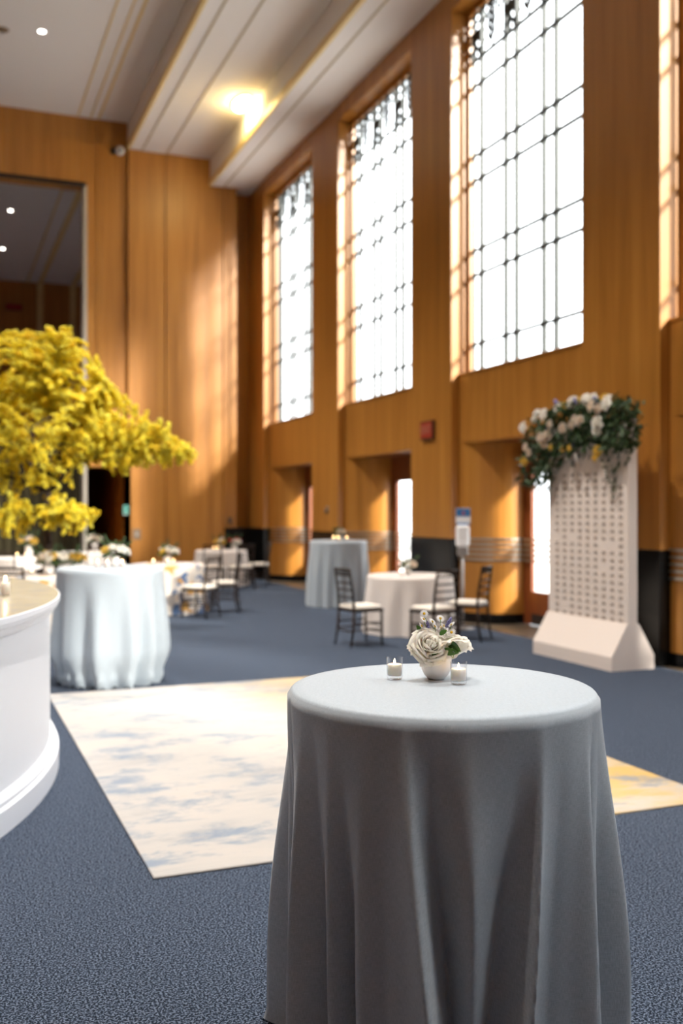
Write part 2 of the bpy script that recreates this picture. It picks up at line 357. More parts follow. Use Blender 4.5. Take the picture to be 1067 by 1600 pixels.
# windows
def leaf_patch(mb, base_p, d, side, L, W, n=5, droop=0.0):
    """a pointed leaf: base point, direction, side vector"""
    d = Vector(d).normalized(); side = Vector(side); side = (side-d*side.dot(d)).normalized(); up = d.cross(side)
    vs = []
    for i in range(n+1):
        t = i/n; w = W*math.sin(PI*min(1,t*0.96+0.02))**0.8*(1-0.25*t)
        c = Vector(base_p)+d*(L*t)-Vector((0,0,1))*(droop*t*t)
        vs += [c-side*w+up*(0.25*w), c, c+side*w+up*(0.25*w)]
    fs = []
    for i in range(n):
        for k in range(2): fs.append((i*3+k, i*3+k+1, i*3+k+4, i*3+k+3))
    mb.add(vs, fs)
ORD = ('first','second','third','fourth','fifth','sixth')
HZ = [SILL+0.03, 3.98, 4.97, 5.33, 6.33, 6.69, 7.69, 8.06, WTOP-0.02]
def window(n, y0, y1, detail=True):
    w = structure('window_%d' % n, 'tall leaded window, '+ORD[n-1]+' bay counted from the golden end wall', 'window')
    a, b = y0+0.05, y1-0.05; nar = 0.27; wid = (b-a-4*nar)/3
    ys = [b]                                    # from the far side towards the camera
    for k in range(7): ys.append(ys[-1]-(nar if k % 2 == 0 else wid))
    fr = MB(); fr.box(XG-0.02, XG+0.05, y0, a+0.012, SILL, WTOP).build('frame_stile', 'iron', w)
    MB().box(XG-0.02, XG+0.05, b-0.012, y1, SILL, WTOP).build('frame_stile', 'iron', w)
    MB().box(XG-0.02, XG+0.05, a, b, WTOP-0.035, WTOP).build('frame_head', 'iron', w)
    for y in ys[1:-1]: MB().box(XG-0.03, XG+0.03, y-0.025, y+0.025, SILL, WTOP).build('mullion', 'iron', w)
    for z in HZ[1:-1]: MB().box(XG-0.022, XG+0.022, a, b, z-0.019, z+0.019).build('transom_bar', 'iron', w)
    cache = {}
    for k in range(7):
        for j in range(8):
            hh, ww = HZ[j+1]-HZ[j], ys[k]-ys[k+1]; key = (k % 2, j)
            if key not in cache: cache[key] = MB().box(-0.003, 0.003, -ww/2, ww/2, 0, hh).mesh('pane', 'pane')
            link('pane', cache[key], w, (XG, (ys[k]+ys[k+1])/2, HZ[j]))
    if not detail: return
    # ornamental ironwork in the top row
    z0, z1 = HZ[-2], HZ[-1]; orn = {}
    for k in range(7):
        yc = (ys[k]+ys[k+1])/2; hw = (ys[k]-ys[k+1])/2; mb = MB()
        if k % 2 == 0:
            if 'n' not in orn:
                for t in (0.16, 0.34, 0.52, 0.70, 0.86): mb.box(-0.014, 0.014, -hw, hw, (z1-z0)*t-0.012, (z1-z0)*t+0.012)
                for sgn in (-1, 1): mb.tube([(0,sgn*hw,0.0),(0,0,(z1-z0)*0.34),(0,sgn*hw*0.0,(z1-z0)*0.52)], 0.016, 6)
                mb.box(-0.012, 0.012, -0.016, 0.016, 0, z1-z0)
                mb.box(-0.006, 0.006, -hw*0.75, hw*0.75, (z1-z0)*0.36, (z1-z0)*0.50); orn['n'] = mb.mesh('ornament', 'iron')
            link('ornament', orn['n'], w, (XG-0.03, yc, z0))
        else:
            if 'w' not in orn:
                H = z1-z0
                mb.tube([(0,0,0),(0,0,H*0.95)], 0.016, 6)
                for t, L in ((0.10,0.22),(0.26,0.26),(0.42,0.24),(0.58,0.20),(0.74,0.16)):
                    for sgn in (-1,1): leaf_patch(mb, (0,0,H*t), (0,sgn*0.55,0.8), (0,0.8,-sgn*0.55), L, 0.04)
                for sgn in (-1,1):
                    pts = []
                    for i in range(26):
                        q = i/25; ang = PI*2.3*q; r = 0.15*(1-0.75*q)
                        pts.append((0, sgn*(0.20-r*math.cos(ang)*0.8)+0*q, H*0.80+r*math.sin(ang)-0.05))
                    mb.tube(pts, 0.015, 6)
                    mb.tube([(0,sgn*hw,0.02),(0,sgn*hw*0.62,H*0.2),(0,sgn*hw*0.66,H*0.55),(0,sgn*hw*0.4,H*0.72)], 0.014, 6)
                    for t in (0.15,0.35,0.55): mb.ico((0,sgn*hw*0.62,H*t+0.05), 0.034, (0.4,1,1))
                    mb.ico((0,sgn*0.2,H*0.86), 0.045, (0.4,1,1))
                mb.ico((0,0,H*0.92), 0.06, (0.4,1,1)); orn['w'] = mb.mesh('ornament', 'iron')
            link('ornament', orn['w'], w, (XG-0.03, yc, z0))
for i, (y0, y1) in enumerate(BAYS): window(i+1, y0, y1, i < 4)

# doors in the bays: pairs of glazed wood leaves with metal push bars
def door(n, y0, y1):
    d = structure('door_%d' % n, 'pair of glazed red brown doors, '+ORD[n-1]+' bay counted from the golden end wall', 'door')
    a, b = y0+JR, y1-JR; mid = (a+b)/2; X0, X1 = 7.60, 7.655
    for (p, q) in ((a, mid-0.003), (mid+0.003, b)):
        for (u, w) in ((p, p+0.20 if p == a else p+0.10), (q-0.20 if q == b else q-0.10, q)): MB().box(X0, X1, u, w, 0.012, 2.24).build('stile', 'wood_door', d)
        pi, qi = (p+0.20 if p == a else p+0.10), (q-0.20 if q == b else q-0.10)
        MB().box(X0, X1, pi, qi, 0.16, 0.47).build('bottom_rail', 'wood_door', d)
        MB().box(X0-0.004, X1, pi, qi, 0.012, 0.16).build('kick_plate', 'dark', d)
        MB().box(X0, X1, pi, qi, 2.12, 2.24).build('top_rail', 'wood_door', d)
        MB().box(7.622, 7.632, pi, qi, 0.47, 2.12).build('pane', 'pane', d)
        for k in range(5):
            z = 0.885+0.072*k; MB().box(X0-0.05, X0-0.025, p+0.03, q-0.03, z, z+0.03).build('push_bar', 'chrome', d)
        hy = pi+0.02 if p > mid-0.1 else qi-0.02
        h = MB(); h.tube([(X0-0.07,hy,0.86),(X0-0.07,hy,1.62)], 0.014, 8); h.tube([(X0-0.07,hy,0.95),(X0+0.01,hy,0.95)], 0.01, 6); h.tube([(X0-0.07,hy,1.53),(X0+0.01,hy,1.53)], 0.01, 6)
        h.build('pull_handle', 'steel', d, True)
for i, (y0, y1) in enumerate(BAYS): door(i+1, y0, y1)

# back wall --------------------------------------------------------
wb = structure('wall_back', 'golden wood end wall of stepped upright panels', 'wall')
def panel(x0, x1, y, z0, z1, name='wood_panel', m='wood'):
    MB().box(x0, x1, y, 22.95, z0, z1).build(name, m, wb)
OPEN_X0, OPEN_X1 = -3.2, 2.97
for x0, x1 in ((-9,-6.5),(-6.5,-4.6),(-4.6,-3.2)): panel(x0+.002, x1-.002, YB, 0, CEIL)
for x0, x1 in ((-3.2,-1.7),(-1.7,-0.2),(-0.2,1.3),(1.3,2.79),(2.79,2.97)): panel(x0+.002, x1-.002, YB, WTOP, CEIL)
panel(2.97, 3.20, YB, DOORH, CEIL); panel(3.204, 3.30, YB-0.02, DOORH, CEIL)
panel(3.304, 3.88, YB-0.02, DOORH, CEIL)
panel(3.88, 4.17, 22.30, 0, SOF2); panel(4.175, 4.72, 22.33, 0, SOF2); panel(4.725, 5.75, 22.30, 0, SOF2)
panel(5.755, 6.06, 22.33, 0, SOF3); panel(6.065, 6.38, 22.30, 0, SOF3); panel(6.38, 7.0, 22.75, WAIN, SOF3)
MB().bbox(6.09, 7.0, 22.26, 22.95, 0, WAIN, 0.004).build('granite_panel', 'granite', wb)
MB().box(2.91, 2.99, YB-0.03, YB+0.45, 0, WTOP).build('opening_trim', mat('pale_taupe_trim', (0.50,0.45,0.38), 0.6), wb)
MB().box(OPEN_X0, 2.97, YB-0.03, YB+0.05, WTOP-0.03, WTOP+0.05).build('opening_head_trim', 'dark', wb)

# the side passage behind the low doorway
pas = structure('wall_passage', 'unlit wood passage behind the low doorway', 'wall')
MB().box(2.99, 3.04, 22.95, 31.0, 0, 3.0).build('passage_side', 'wood', pas)
MB().box(3.88, 3.93, 22.3, 31.0, 0, 3.0).build('passage_side', 'wood', pas)
MB().box(2.99, 3.93, 31.0, 31.05, 0, 3.0).build('passage_end', 'wood', pas)
MB().box(2.99, 3.93, 22.95, 31.05, 2.95, 3.0).build('passage_lid', 'ceiling', pas)
MB().box(2.9, 3.93, 22.9, 31.05, -0.15, 0.001).build('passage_floor', 'carpet', pas)

# hall seen through the tall opening
wf = structure('wall_far', 'far end wall of the hall seen through the tall opening', 'wall')
YF = 39.5
MB().box(-8.2, 7, YF, YF+0.2, 0, CEIL+0.2).build('end_wall', 'wood', wf)
MB().box(-8.2, -8, 22.95, YF, 0, CEIL).build('side_wall', 'wood', wf)
MB().box(6.8, 7.0, 22.95, YF, 0, CEIL).build('side_wall', 'wood', wf)
MB().box(3.93, 7, 22.95, 23.1, 0, CEIL).build('side_wall', 'wood', wf)
for x in (3.50, 4.72): MB().box(x-0.12, x+0.12, YF-0.12, YF, 0, CEIL).build('wall_rib', 'gold', wf)
cf = structure('ceiling_far', 'cream ceiling of the hall seen through the tall opening', 'ceiling')
MB().box(-8.2, 3.5, 22.75, YF, CEIL, CEIL+0.2).build('flat_soffit', 'ceiling', cf)
MB().box(3.5, 7, 22.75, YF, CEIL+0.03, CEIL+0.2).build('side_soffit', 'ceiling', cf)
for x, w_ in ((3.03,0.05),(3.50,0.16),(4.72,0.16)): MB().box(x-w_/2, x+w_/2, 22.75, YF, CEIL-0.05, CEIL+0.03).build('ceiling_rib', 'gold', cf)
tag(MB().box(-8.2, 7, 23.2, YF, -0.15, 0).build('floor', 'carpet'), 'carpet of the hall beyond the tall opening', 'floor', kind='structure')
cu = structure('trim_1', 'dark olive pleated curtain closing the lower part of the tall opening', 'curtain')
for k in range(31):
    x0 = -3.15+k*0.2; mb = MB()
    mb.grid(lambda u, v, x0=x0: (x0+0.2*u, 23.25-0.07*math.sin(PI*u), 3.2*v), 8, 2); mb.build('curtain_pleat', 'curtain', cu, True)
cr = MB(); cr.tube([(-3.2,23.27,3.2),(3.0,23.27,3.2)], 0.04, 8); cr.build('curtain_rail', 'dark', cu)

# left wall and wall behind the photographer
wl = MB().box(XL-0.2, XL, YBACK, 23, 0, CEIL).build('wall_left', 'wood'); tag(wl, 'plain honey wood side wall', 'wall', kind='structure')
wk = MB().box(XL, 7.6, YBACK-0.2, YBACK, 0, CEIL).build('wall_front', 'wood'); tag(wk, 'plain honey wood wall behind the photographer', 'wall', kind='structure')

# ================================================================== LAMPS
def downlight(x, y, label, beam, group):
    t = thing('ceiling_downlight', label, 'downlight', (x, y, CEIL), 0, group)
    MB().lathe([(0.058,-0.004),(0.085,-0.014),(0.10,-0.006),(0.10,0.002)], 24).build('trim_ring', 'white_plastic', t, True)
    MB().lathe([(0.0001,-0.006),(0.06,-0.006)], 24).build('lens', 'lamp_lens', t)
    ld = bpy.data.lights.new(beam, 'SPOT'); ld.energy = DOWN_W; ld.spot_size = math.radians(95); ld.spot_blend = 0.8; ld.shadow_soft_size = 0.09; ld.color = (1,0.95,0.89)
    link(beam, ld, t, (0,0,-0.05)); return t
GD = 'recessed downlights in the upper ceiling'
downlight(1.69, 18.7, 'small round recessed downlight in the upper ceiling beside the sprinkler head', 'downlight_beam', GD)
for k, y in enumerate((13.5, 8.0, 2.6)):       # the same row goes on overhead, above the frame
    downlight(1.69, y, 'small round recessed downlight further along the row of the sprinkler head', ('downlight_tree_offscreen','downlight_rug_offscreen','downlight_table_offscreen')[k], GD)
for px, d, bn in ((16, 28.7, 'hall_downlight_beam'), (4, 32.9, 'hall_downlight_beam')):   # the two lit spots seen through the tall opening
    p = at(px, d); downlight(p.x, p.y, 'small round downlight in the cream ceiling beyond the tall opening', bn, 'downlights beyond the tall opening')
t = thing('cove_lamp', 'warm glowing lamp against the lower ceiling step', 'lamp', (5.52, 18.9, SOF2))
MB().sphere((0,0,0), 0.17, 20, (1,2.2,0.9)).build('dome', 'glow', t, True)
MB().lathe([(0.165,-0.03),(0.20,-0.02),(0.20,0.002)], 28).build('rim', 'gold', t, True).scale = (1,2.0,1)
# ================================================================== RUG
rg = MB().bbox(-1.565,1.565,-2.295,2.295,0,0.012,0.004).build('area_rug','rug',None,False,(2.415,6.565,0)); tag(rg,'cream abstract watercolour rug with blue and gold patches on the carpet','rug')

# ================================================================== TABLES AND CLOTHS
def smooth(a, b, x):
    t = max(0, min(1, (x-a)/(b-a))); return t*t*(3-2*t)
def cloth_mesh(name, m, R, H, prof, nth=200, nv=44, edge=0.022, zoff=0.0):
    """top disc + hanging skirt; prof(theta, s) -> (radius, z) offset for skirt, s from rim 0 to hem 1"""
    mb = MB(); vs = []; uv = []; fs = []
    rings = [0.03, R*0.35, R*0.7, R*0.9]
    rows = []
    for r in rings: rows.append([(r*math.cos(a), r*math.sin(a), H) for a in (2*PI*i/nth for i in range(nth+1))])
    for k in range(1, 5):
        q = PI/2*k/5; rows.append([((R-edge+edge*math.sin(q))*math.cos(a), (R-edge+edge*math.sin(q))*math.sin(a), H-edge+edge*math.cos(q)) for a in (2*PI*i/nth for i in range(nth+1))])
    ntop = len(rows)
    for j in range(nv+1):
        s = j/nv; row = []
        for i in range(nth+1):
            a = 2*PI*i/nth
            if i == nth: a = 0.0
            r, z, da = prof(a, s); row.append((r*math.cos(a+da), r*math.sin(a+da), z))
        rows.append(row)
    W = nth+1
    for j, row in enumerate(rows):
        for i, p in enumerate(row):
            vs.append(p)
            if j < ntop-1: uv.append((p[0]+5, p[1]+5))
            else: uv.append((R*2*PI*i/nth, p[2]))
    c = len(vs); vs.append((0,0,H)); uv.append((5,5))
    for i in range(nth): fs.append((c, i, i+1))
    for j in range(len(rows)-1):
        for i in range(nth): fs.append((j*W+i, j*W+i+1, (j+1)*W+i+1, (j+1)*W+i))
    mb.v = vs; mb.f = fs; mb.uv = uv
    return mb.mesh(name, m, True)
def hidden_table(name, label, loc, R, H, group):
    t = thing(name, label, 'table', loc, 0, group)
    MB().lathe([(0.0001,H-0.028),(R-0.02,H-0.028),(R-0.015,H-0.02),(R-0.015,H-0.008),(R-0.02,H-0.004),(0.0001,H-0.004)], 40).build('tabletop', 'chair_wood', t)
    MB().lathe([(0.03,0.03),(0.03,H-0.028)], 12).build('post', 'black_plastic', t)
    MB().lathe([(0.0001,0),(R*0.6,0),(R*0.6,0.015),(0.05,0.035),(0.0001,0.035)], 24).build('base', 'black_plastic', t)
    return t
# --- front cocktail table: folds follow the photograph's ridges and valleys
TF = at(689, 2.98); TR, TH = 0.46, 1.07
cam_ang = math.atan2(-TF.y, -TF.x)              # direction from the table towards the photographer
def px_ang(px, half): return math.asin(max(-0.999, min(0.999, (px-689-(0 if half < 250 else 6))/half)))
# (px at rim, px at hem, amplitude, width in radians, start of fold down the skirt)
FOLDS = [(440,436,.008,.10,.0),(460,458,-.030,.06,.0),(486,479,.020,.09,.04),(508,512,-.026,.075,.05),(531,536,.016,.075,.03),
         (552,556,-.042,.085,.10),(579,577,.020,.13,.06),(606,618,-.010,.12,.1),(640,702,.050,.085,.03),(668,722,-.055,.085,.06),(726,738,.030,.14,.02),
         (800,756,-.040,.14,.06),(826,794,.038,.060,.02),(856,858,-.014,.16,.08),(894,902,.022,.08,.04),(907,915,-.028,.045,.04),(920,932,.012,.07,.03)]
FA = [(px_ang(a,242), px_ang(b,266), A, w, s0) for a,b,A,w,s0 in FOLDS]
rnd = random.Random(4)
back = []
q = 1.25
while q < 2*PI-1.25:
    back.append((q, q+rnd.uniform(-.05,.05), rnd.choice((-1,1))*rnd.uniform(.015,.035), rnd.uniform(.07,.12), .04)); q += rnd.uniform(.14,.24)
def prof_front(a, s):
    phi = (a-cam_ang)
    phi = (phi+PI) % (2*PI)-PI                 # 0 faces the photographer, + towards the right
    r = TR + 0.004 + 0.012*s**0.9
    for a0, a1, A, w, s0 in FA+back:
        c = a0+(a1-a0)*s**1.1; d = (phi-c+PI) % (2*PI)-PI
        if abs(d) < 4*w: r += A*2.6*smooth(s0-.05, s0+0.75, s)**0.8*math.exp(-abs(d/w)**1.35)
    r += 0.003*math.sin(phi*31+s*5)*s
    z = (TH-0.022)*(1-s)+0.004*s
    if s > 0.97: r += (s-0.97)*0.4
    return r, z, 0
hidden_table('cocktail_table', 'tall cocktail table hidden beneath the large grey linen cloth', TF, TR, TH, 'cocktail tables under blue cloths')
tc_ = link('tablecloth', cloth_mesh('tablecloth', 'linen_blue', TR, TH, prof_front, 420, 60), None, TF)
tag(tc_, 'floor length blue grey linen cloth with deep folds under the two votives and roses', 'tablecloth')
# --- generic cloths
def prof_generic(R, H, n, amp, flare, gather, seed):
    rn = random.Random(seed); ph = [rn.uniform(0, 2*PI) for _ in range(5)]
    def f(a, s):
        g = math.sin(n*a+ph[0]+1.2*math.sin(2*a+ph[1])+0.5*math.sin(3*a+ph[4]))
        w = (abs(g)**0.8)*(1 if g > 0 else -1)+0.45*math.sin((n*1.0+5)*a*1.0+ph[2]) if False else g+0.4*math.sin((n+4)*a+ph[2])
        r = R+0.004+flare*s+amp*w*smooth(0.0,0.7,s)**0.9
        z = (H-0.022)*(1-s)+0.004
        if gather:
            k = smooth(0.70,1.0,s); r -= gather*k*(1-0.25*math.sin(n*a+ph[3])) ; r += 0.035*math.exp(-((s-0.93)/0.04)**2)*(0.5+0.5*math.sin(2*n*a+ph[1]))
            z = max(0.004, z+0.02*k*math.sin(n*2*a))
        return r, z, 0
    return f
def draped(kind, px, depth, R, H, m, label, seed, n=15, amp=0.03, flare=0.03, gather=0.0, tlabel='', group=''):
    p = at(px, depth)
    hidden_table(kind, tlabel, p, R, H, group)
    o = link('tablecloth', cloth_mesh('tablecloth', m, R, H, prof_generic(R,H,n,amp,flare,gather,seed), 200, 36), None, p)
    tag(o, label, 'tablecloth', None); return p
T2 = draped('cocktail_table', 172, 9.22, 0.485, 1.07, 'linen_blue', 'pale blue cloth gathered at the floor beside the round white bar', 7, 13, 0.040, 0.018, 0.085, 'tall cocktail table hidden under the pale blue gathered cloth by the bar', 'cocktail tables under blue cloths')
T3 = draped('cocktail_table', 528, 16.6, 0.475, 1.09, 'linen_blue', 'blue cloth on the cocktail table standing against the pier by the doors', 11, 14, 0.028, 0.05, 0.0, 'tall cocktail table hidden under the blue cloth against the pier', 'cocktail tables under blue cloths')
T4 = draped('dining_table', 640, 13.0, 0.56, 0.75, 'linen_white', 'plain ivory cloth on the low table beside the hand sanitizer stand', 3, 12, 0.026, 0.05, 0, 'low round table hidden under the plain ivory cloth', 'low dining tables')
T5 = draped('dining_table', 262, 15.6, 0.57, 0.75, 'floral', 'blue and orange floral print cloth on the low table behind the gathered cocktail cloth', 5, 12, 0.026, 0.05, 0, 'low round table hidden under the floral print cloth', 'low dining tables')
T6 = draped('dining_table', 345, 21.0, 0.54, 0.75, 'linen_white', 'ivory cloth on the low table before the black granite corner', 6, 12, 0.022, 0.04, 0, 'low round table hidden under ivory cloth in the granite corner', 'low dining tables')
T7 = draped('dining_table', 70, 13.4, 0.92, 0.75, 'floral', 'floral print cloth on the wide table that carries the yellow tree', 8, 16, 0.026, 0.05, 0, 'wide round table hidden under the floral cloth beneath the tree', 'low dining tables')
T8 = draped('dining_table', 22, 17.8, 0.60, 0.75, 'linen_white', 'ivory cloth on the far table with two candles behind the yellow tree', 9, 12, 0.022, 0.04, 0, 'low round table hidden under ivory cloth behind the tree', 'low dining tables')
T9 = draped('dining_table', 136, 20.2, 0.54, 0.75, 'linen_white', 'ivory cloth on the far table in front of the dark doorway', 10, 12, 0.022, 0.04, 0, 'low round table hidden under ivory cloth by the dark doorway', 'low dining tables')

# ================================================================== CHAIRS
def make_chair():
    t = thing('dining_chair', 'x', 'chair')
    # seat faces +y, back at -y
    for sx in (-1,1):
        MB().tube([(sx*.185,.185,.43),(sx*.185,.19,.2),(sx*.18,.195,0)], [.016,.015,.011], 8).build('leg','chair_wood',t,True)
        MB().tube([(sx*.18,-.185,.43),(sx*.185,-.20,.2),(sx*.19,-.235,0)], [.016,.015,.012], 8).build('leg','chair_wood',t,True)
        MB().tube([(sx*.18,-.185,.42),(sx*.178,-.20,.62),(sx*.172,-.245,.90),(sx*.172,-.25,.92)], [.016,.015,.014,.009], 8).build('back_post','chair_wood',t,True)
    MB().bbox(-.205,.205,-.205,.21,.405,.437,.008).build('seat','chair_wood',t)
    cu = MB(); K = []
    def cush(u, v):
        a = 2*PI*u; c_, s_ = math.cos(a), math.sin(a); e = 0.35
        x = abs(c_)**e*(1 if c_>=0 else -1); y = abs(s_)**e*(1 if s_>=0 else -1)
        q = [(0.0,.435),(.93,.435),(1,.45),(.99,.468),(.90,.482),(.5,.49),(0.0,.492)][round(v*6)]
        return (x*.205*q[0], y*.205*q[0], q[1])
    cu.grid(cush, 40, 6); cu.build('cushion','cushion',t,True)
    def back_at(z): return -.185-(.06*max(0,(z-.45)/.47)**1.25)
    for nm, z, r in (('top_rail',.905,.013),('upper_rail',.835,.010),('back_rail',.745,.010),('back_rail',.665,.010),('back_rail',.575,.010)):
        y = back_at(z); MB().tube([(-.175,y,z),(0,y-.012,z),(.175,y,z)], r, 8).build(nm,'chair_wood',t,True)
    for k in range(7):
        x = -.13+.26*k/6; MB().tube([(x,back_at(.835)-.008,.835),(x,back_at(.905)-.008,.905)], .007, 6).build('spindle','chair_wood',t,True)
    for z, a, b in ((.16,(-.183,.193),(.183,.193)),(.24,(-.184,.19),(.184,.19)),(.18,(-.187,-.205),(.187,-.205)),(.2,(-.185,.19),(-.186,-.2)),(.2,(.185,.19),(.186,-.2)),(.28,(-.185,.19),(-.185,-.195)),(.28,(.185,.19),(.185,-.195))):
        MB().tube([(*a,z),(*b,z)], .0095, 6).build('stretcher','chair_wood',t,True)
    return t
proto = make_chair(); used = [False]
def chair(px, depth, table, label, turn=0.0, group='dark wood chairs with ivory cushions'):
    p = at(px, depth)
    c = proto if not used[0] else copy_tree(proto)
    used[0] = True
    d = table-p; c.location = p; c.rotation_euler = (0,0,math.atan2(d.y,d.x)-PI/2+turn)
    c['label'] = label; c['group'] = group; return c
chair(562, 11.75, T4, 'dark chair tucked to the ivory cloth facing the sanitizer stand', -0.56)
chair(677, 11.55, T4, 'dark chair with its slatted back turned towards the roses table, at the ivory cloth', 0.55)
chair(731, 12.25, T4, 'dark chair between the ivory clothed table and the rounded door jamb', 0.35)
chair(312, 14.75, T5, 'dark chair in front of the floral cloth, legs showing against the print', 0.5)
chair(350, 15.6, T5, 'dark chair at the floral cloth on the side of the granite corner', 0.0)
chair(376, 19.9, T6, 'dark chair in front of the ivory cloth nearest the corner', 0.1)
chair(403, 20.9, T6, 'dark chair between the corner table and the black granite', 0.0)
chair(334, 19.8, T6, 'dark chair in front of the corner table on the doorway side', 0.0)
chair(22, 12.0, T7, 'dark chair tucked under the yellow tree behind the bar', 0.0)
chair(146, 19.2, T9, 'dark chair before the far ivory table by the dark doorway', 0.1)
chair(8, 16.7, T8, 'dark chair at the far ivory table behind the yellow tree', 0.0)

# ================================================================== THE ROUND BAR
BC = (-3.23, 6.92); BR = 3.95
bar = thing('round_bar', 'large curved white bar with moulded edges and cream counter top', 'bar', (BC[0],BC[1],0))
A0, A1 = -1.9, 1.9
def ring(prof, name, m, sm=True): 
    return MB().lathe(prof, 220, A0, A1).build(name, m, bar, sm)
R_ = BR
ring([(R_-.06,.14),(R_-.06,.90),(R_-.06,.985)], 'curved_front', 'white_paint')
ring([(R_-.06,.0),(R_-.005,.0),(R_-.005,.12),(R_-.02,.135),(R_-.02,.155),(R_-.035,.165),(R_-.05,.18),(R_-.06,.185)], 'plinth', 'white_paint', False)
ring([(R_-.06,.965),(R_-.035,.975),(R_-.03,.99),(R_-.03,1.005),(R_-.012,1.012),(R_-.008,1.02),(R_-.008,1.03),(R_-.003,1.033),(R_,1.037),(R_,1.067),(R_-.004,1.07),(R_-.03,1.07)], 'cornice', 'white_paint', False)
ring([(R_-.80,1.04),(R_-.80,1.071),(R_-.008,1.071)], 'counter_top', 'bar_top', False)
ring([(R_-.75,0),(R_-.75,1.04)], 'inner_face', 'white_paint')
for a in (A0, A1):
    e = MB(); c_, s_ = math.cos(a), math.sin(a)
    e.add([((R_-.75)*c_,(R_-.75)*s_,0),((R_-.06)*c_,(R_-.06)*s_,0),((R_-.06)*c_,(R_-.06)*s_,1.05),((R_-.75)*c_,(R_-.75)*s_,1.05)], [(0,1,2,3)]); e.build('end_panel','white_paint',bar)

# ================================================================== CANDLES
def make_votive():
    t = thing('votive_candle','x','candle')
    MB().lathe([(0.0001,.0),(.021,.0),(.024,.003),(.025,.012),(.0255,.064),(.0262,.067),(.0245,.067),(.0235,.014),(.021,.010),(.0001,.010)], 28).build('glass','cup',t,True)
    MB().lathe([(0.0001,.011),(.0205,.011),(.0222,.016),(.0225,.045),(.020,.047),(.006,.045),(0.0001,.0445)], 24).build('wax','wax',t,True)
    MB().tube([(0,0,.043),(0,0,.049)], .0010, 5).build('wick','wick',t)
    fl = MB(); fl.lathe([(0.0001,.0465),(.0026,.049),(.0032,.052),(.0022,.057),(.0006,.0625),(0.0001,.063)], 10); fl.build('flame','flame',t,True)
    return t
vp = make_votive(); vused = [False]
def votive(loc, label, group=None, s=1.0):
    c = vp if not vused[0] else copy_tree(vp); vused[0] = True
    c.location = loc; c.scale = (s,s,s); c['label'] = label
    if group: c['group'] = group
    elif 'group' in c: del c['group']
    return c
def on(px, y, z, zz=None):
    d = FPX*(CAMZ-z)/(y-HOR); return at(px, d, z+0.001)
votive(on(616,1061,TH), 'lit votive in clear glass standing apart from the rose bowl')
votive(on(716,1069,TH), 'lit votive in clear glass close in front of the rose bowl')
G='small lit votives on the far tables'
def cand(T, H, spots, label):
    for du, dv in spots:
        p = T+RT*du+FW*dv; votive((p.x,p.y,H+0.001), label, G, 1.15)
cand(T2,1.07,[(-.09,-.12),(.02,-.2),(.135,-.12)],'lit votive on the gathered blue cloth by the bar')
cand(T3,1.09,[(-.08,-.1),(0.0,-.15),(.14,-.1)],'lit votive on the blue cloth against the pier')
cand(T4,.75,[(-.13,-.2)],'lit votive on the plain ivory cloth by the sanitizer stand')
cand(T5,.75,[(-.23,.0),(.03,-.15),(.09,.0)],'lit votive on the floral cloth behind the gathered cocktail cloth')
cand(T6,.75,[(-.16,0),(-.08,.05)],'lit votive on the ivory cloth in the granite corner')
cand(T7,.75,[(-.07,-.35)],'lit votive at the foot of the yellow tree')
cand(T8,.75,[(.08,-.1),(.24,-.1)],'lit votive on the far ivory cloth behind the tree')
# tall cylinder candle on the bar
pb = at(8, 6.1, 1.072); t = thing('pillar_candle','tall clear glass cylinder with a lit candle on the white bar','candle',pb)
MB().lathe([(0.0001,0),(.030,0),(.032,.004),(.032,.118),(.030,.118),(.030,.008),(.0001,.008)],24).build('glass','cup',t,True)
MB().lathe([(0.0001,.009),(.026,.009),(.027,.08),(.02,.083),(.0001,.082)],20).build('wax','wax',t,True)
MB().lathe([(0.0001,.085),(.006,.092),(.007,.1),(.004,.113),(0.0001,.122)],10).build('flame','flame',t,True)

# ================================================================== FLOWERS
def rose_mb(R, H, layers, nu=6, nv=6, seed=0):
    rn = random.Random(seed); mb = MB()
    for k, (rt, zt, n, open_) in enumerate(layers):
        off = rn.uniform(0,6)
        for p in range(n):
            th0 = off+2*PI*p/n+rn.uniform(-.12,.12); span = PI/n*1.45; jr = rn.uniform(.93,1.08); jz = rn.uniform(.96,1.04)
            def fn(u, v, th0=th0, span=span, rt=rt, zt=zt, open_=open_, jr=jr, jz=jz):
                uu = 2*u-1; a = th0+uu*span*(1-0.22*v**4)
                edge = 1-0.34*abs(uu)**2.5*(v**2)
                close = max(0.0, 1-rt/0.62)          # inner petals close over the heart
                r = R*rt*jr*(0.30+0.70*math.sin(PI/2*min(1,v*1.15))**0.8)*(1+0.05*uu*uu)*(1-0.55*close*v**3)
                r += R*0.10*(abs(uu)**2.2)*(0.15 if close > 0 else .5)*v   # one edge laps over the next
                z = H*zt*jz*(v**(0.75 if open_ < .5 else 0.9))*edge
                curl = max(0, v-0.75)/0.25
                r += R*0.15*open_*curl**1.5; z -= H*0.17*open_*curl**2
                r *= 0.35+0.65*min(1, v*2.2)
                return (r*math.cos(a), r*math.sin(a), z)
            mb.grid(fn, nu, nv)
    mb.lathe([(0.0001,-H*.08),(R*.25,-H*.05),(R*.38,H*.08)],10)
    return mb
LAY = [(.06,1.0,2,0),(.12,1.03,3,.0),(.19,1.04,3,.05),(.27,1.04,3,.1),(.35,1.02,3,.2),(.44,.99,4,.35),(.53,.95,4,.5),(.63,.90,4,.7),(.73,.83,5,.9),(.83,.74,5,1.0),(.93,.62,5,1.0),(1.0,.48,5,1.0)]
LAYF = [(.22,1.0,3,.2),(.45,.97,4,.4),(.72,.85,5,.8),(1.0,.6,5,1.0)]
hero_rose = rose_mb(.056,.070,LAY,8,8,3).mesh('rose','rose',True)
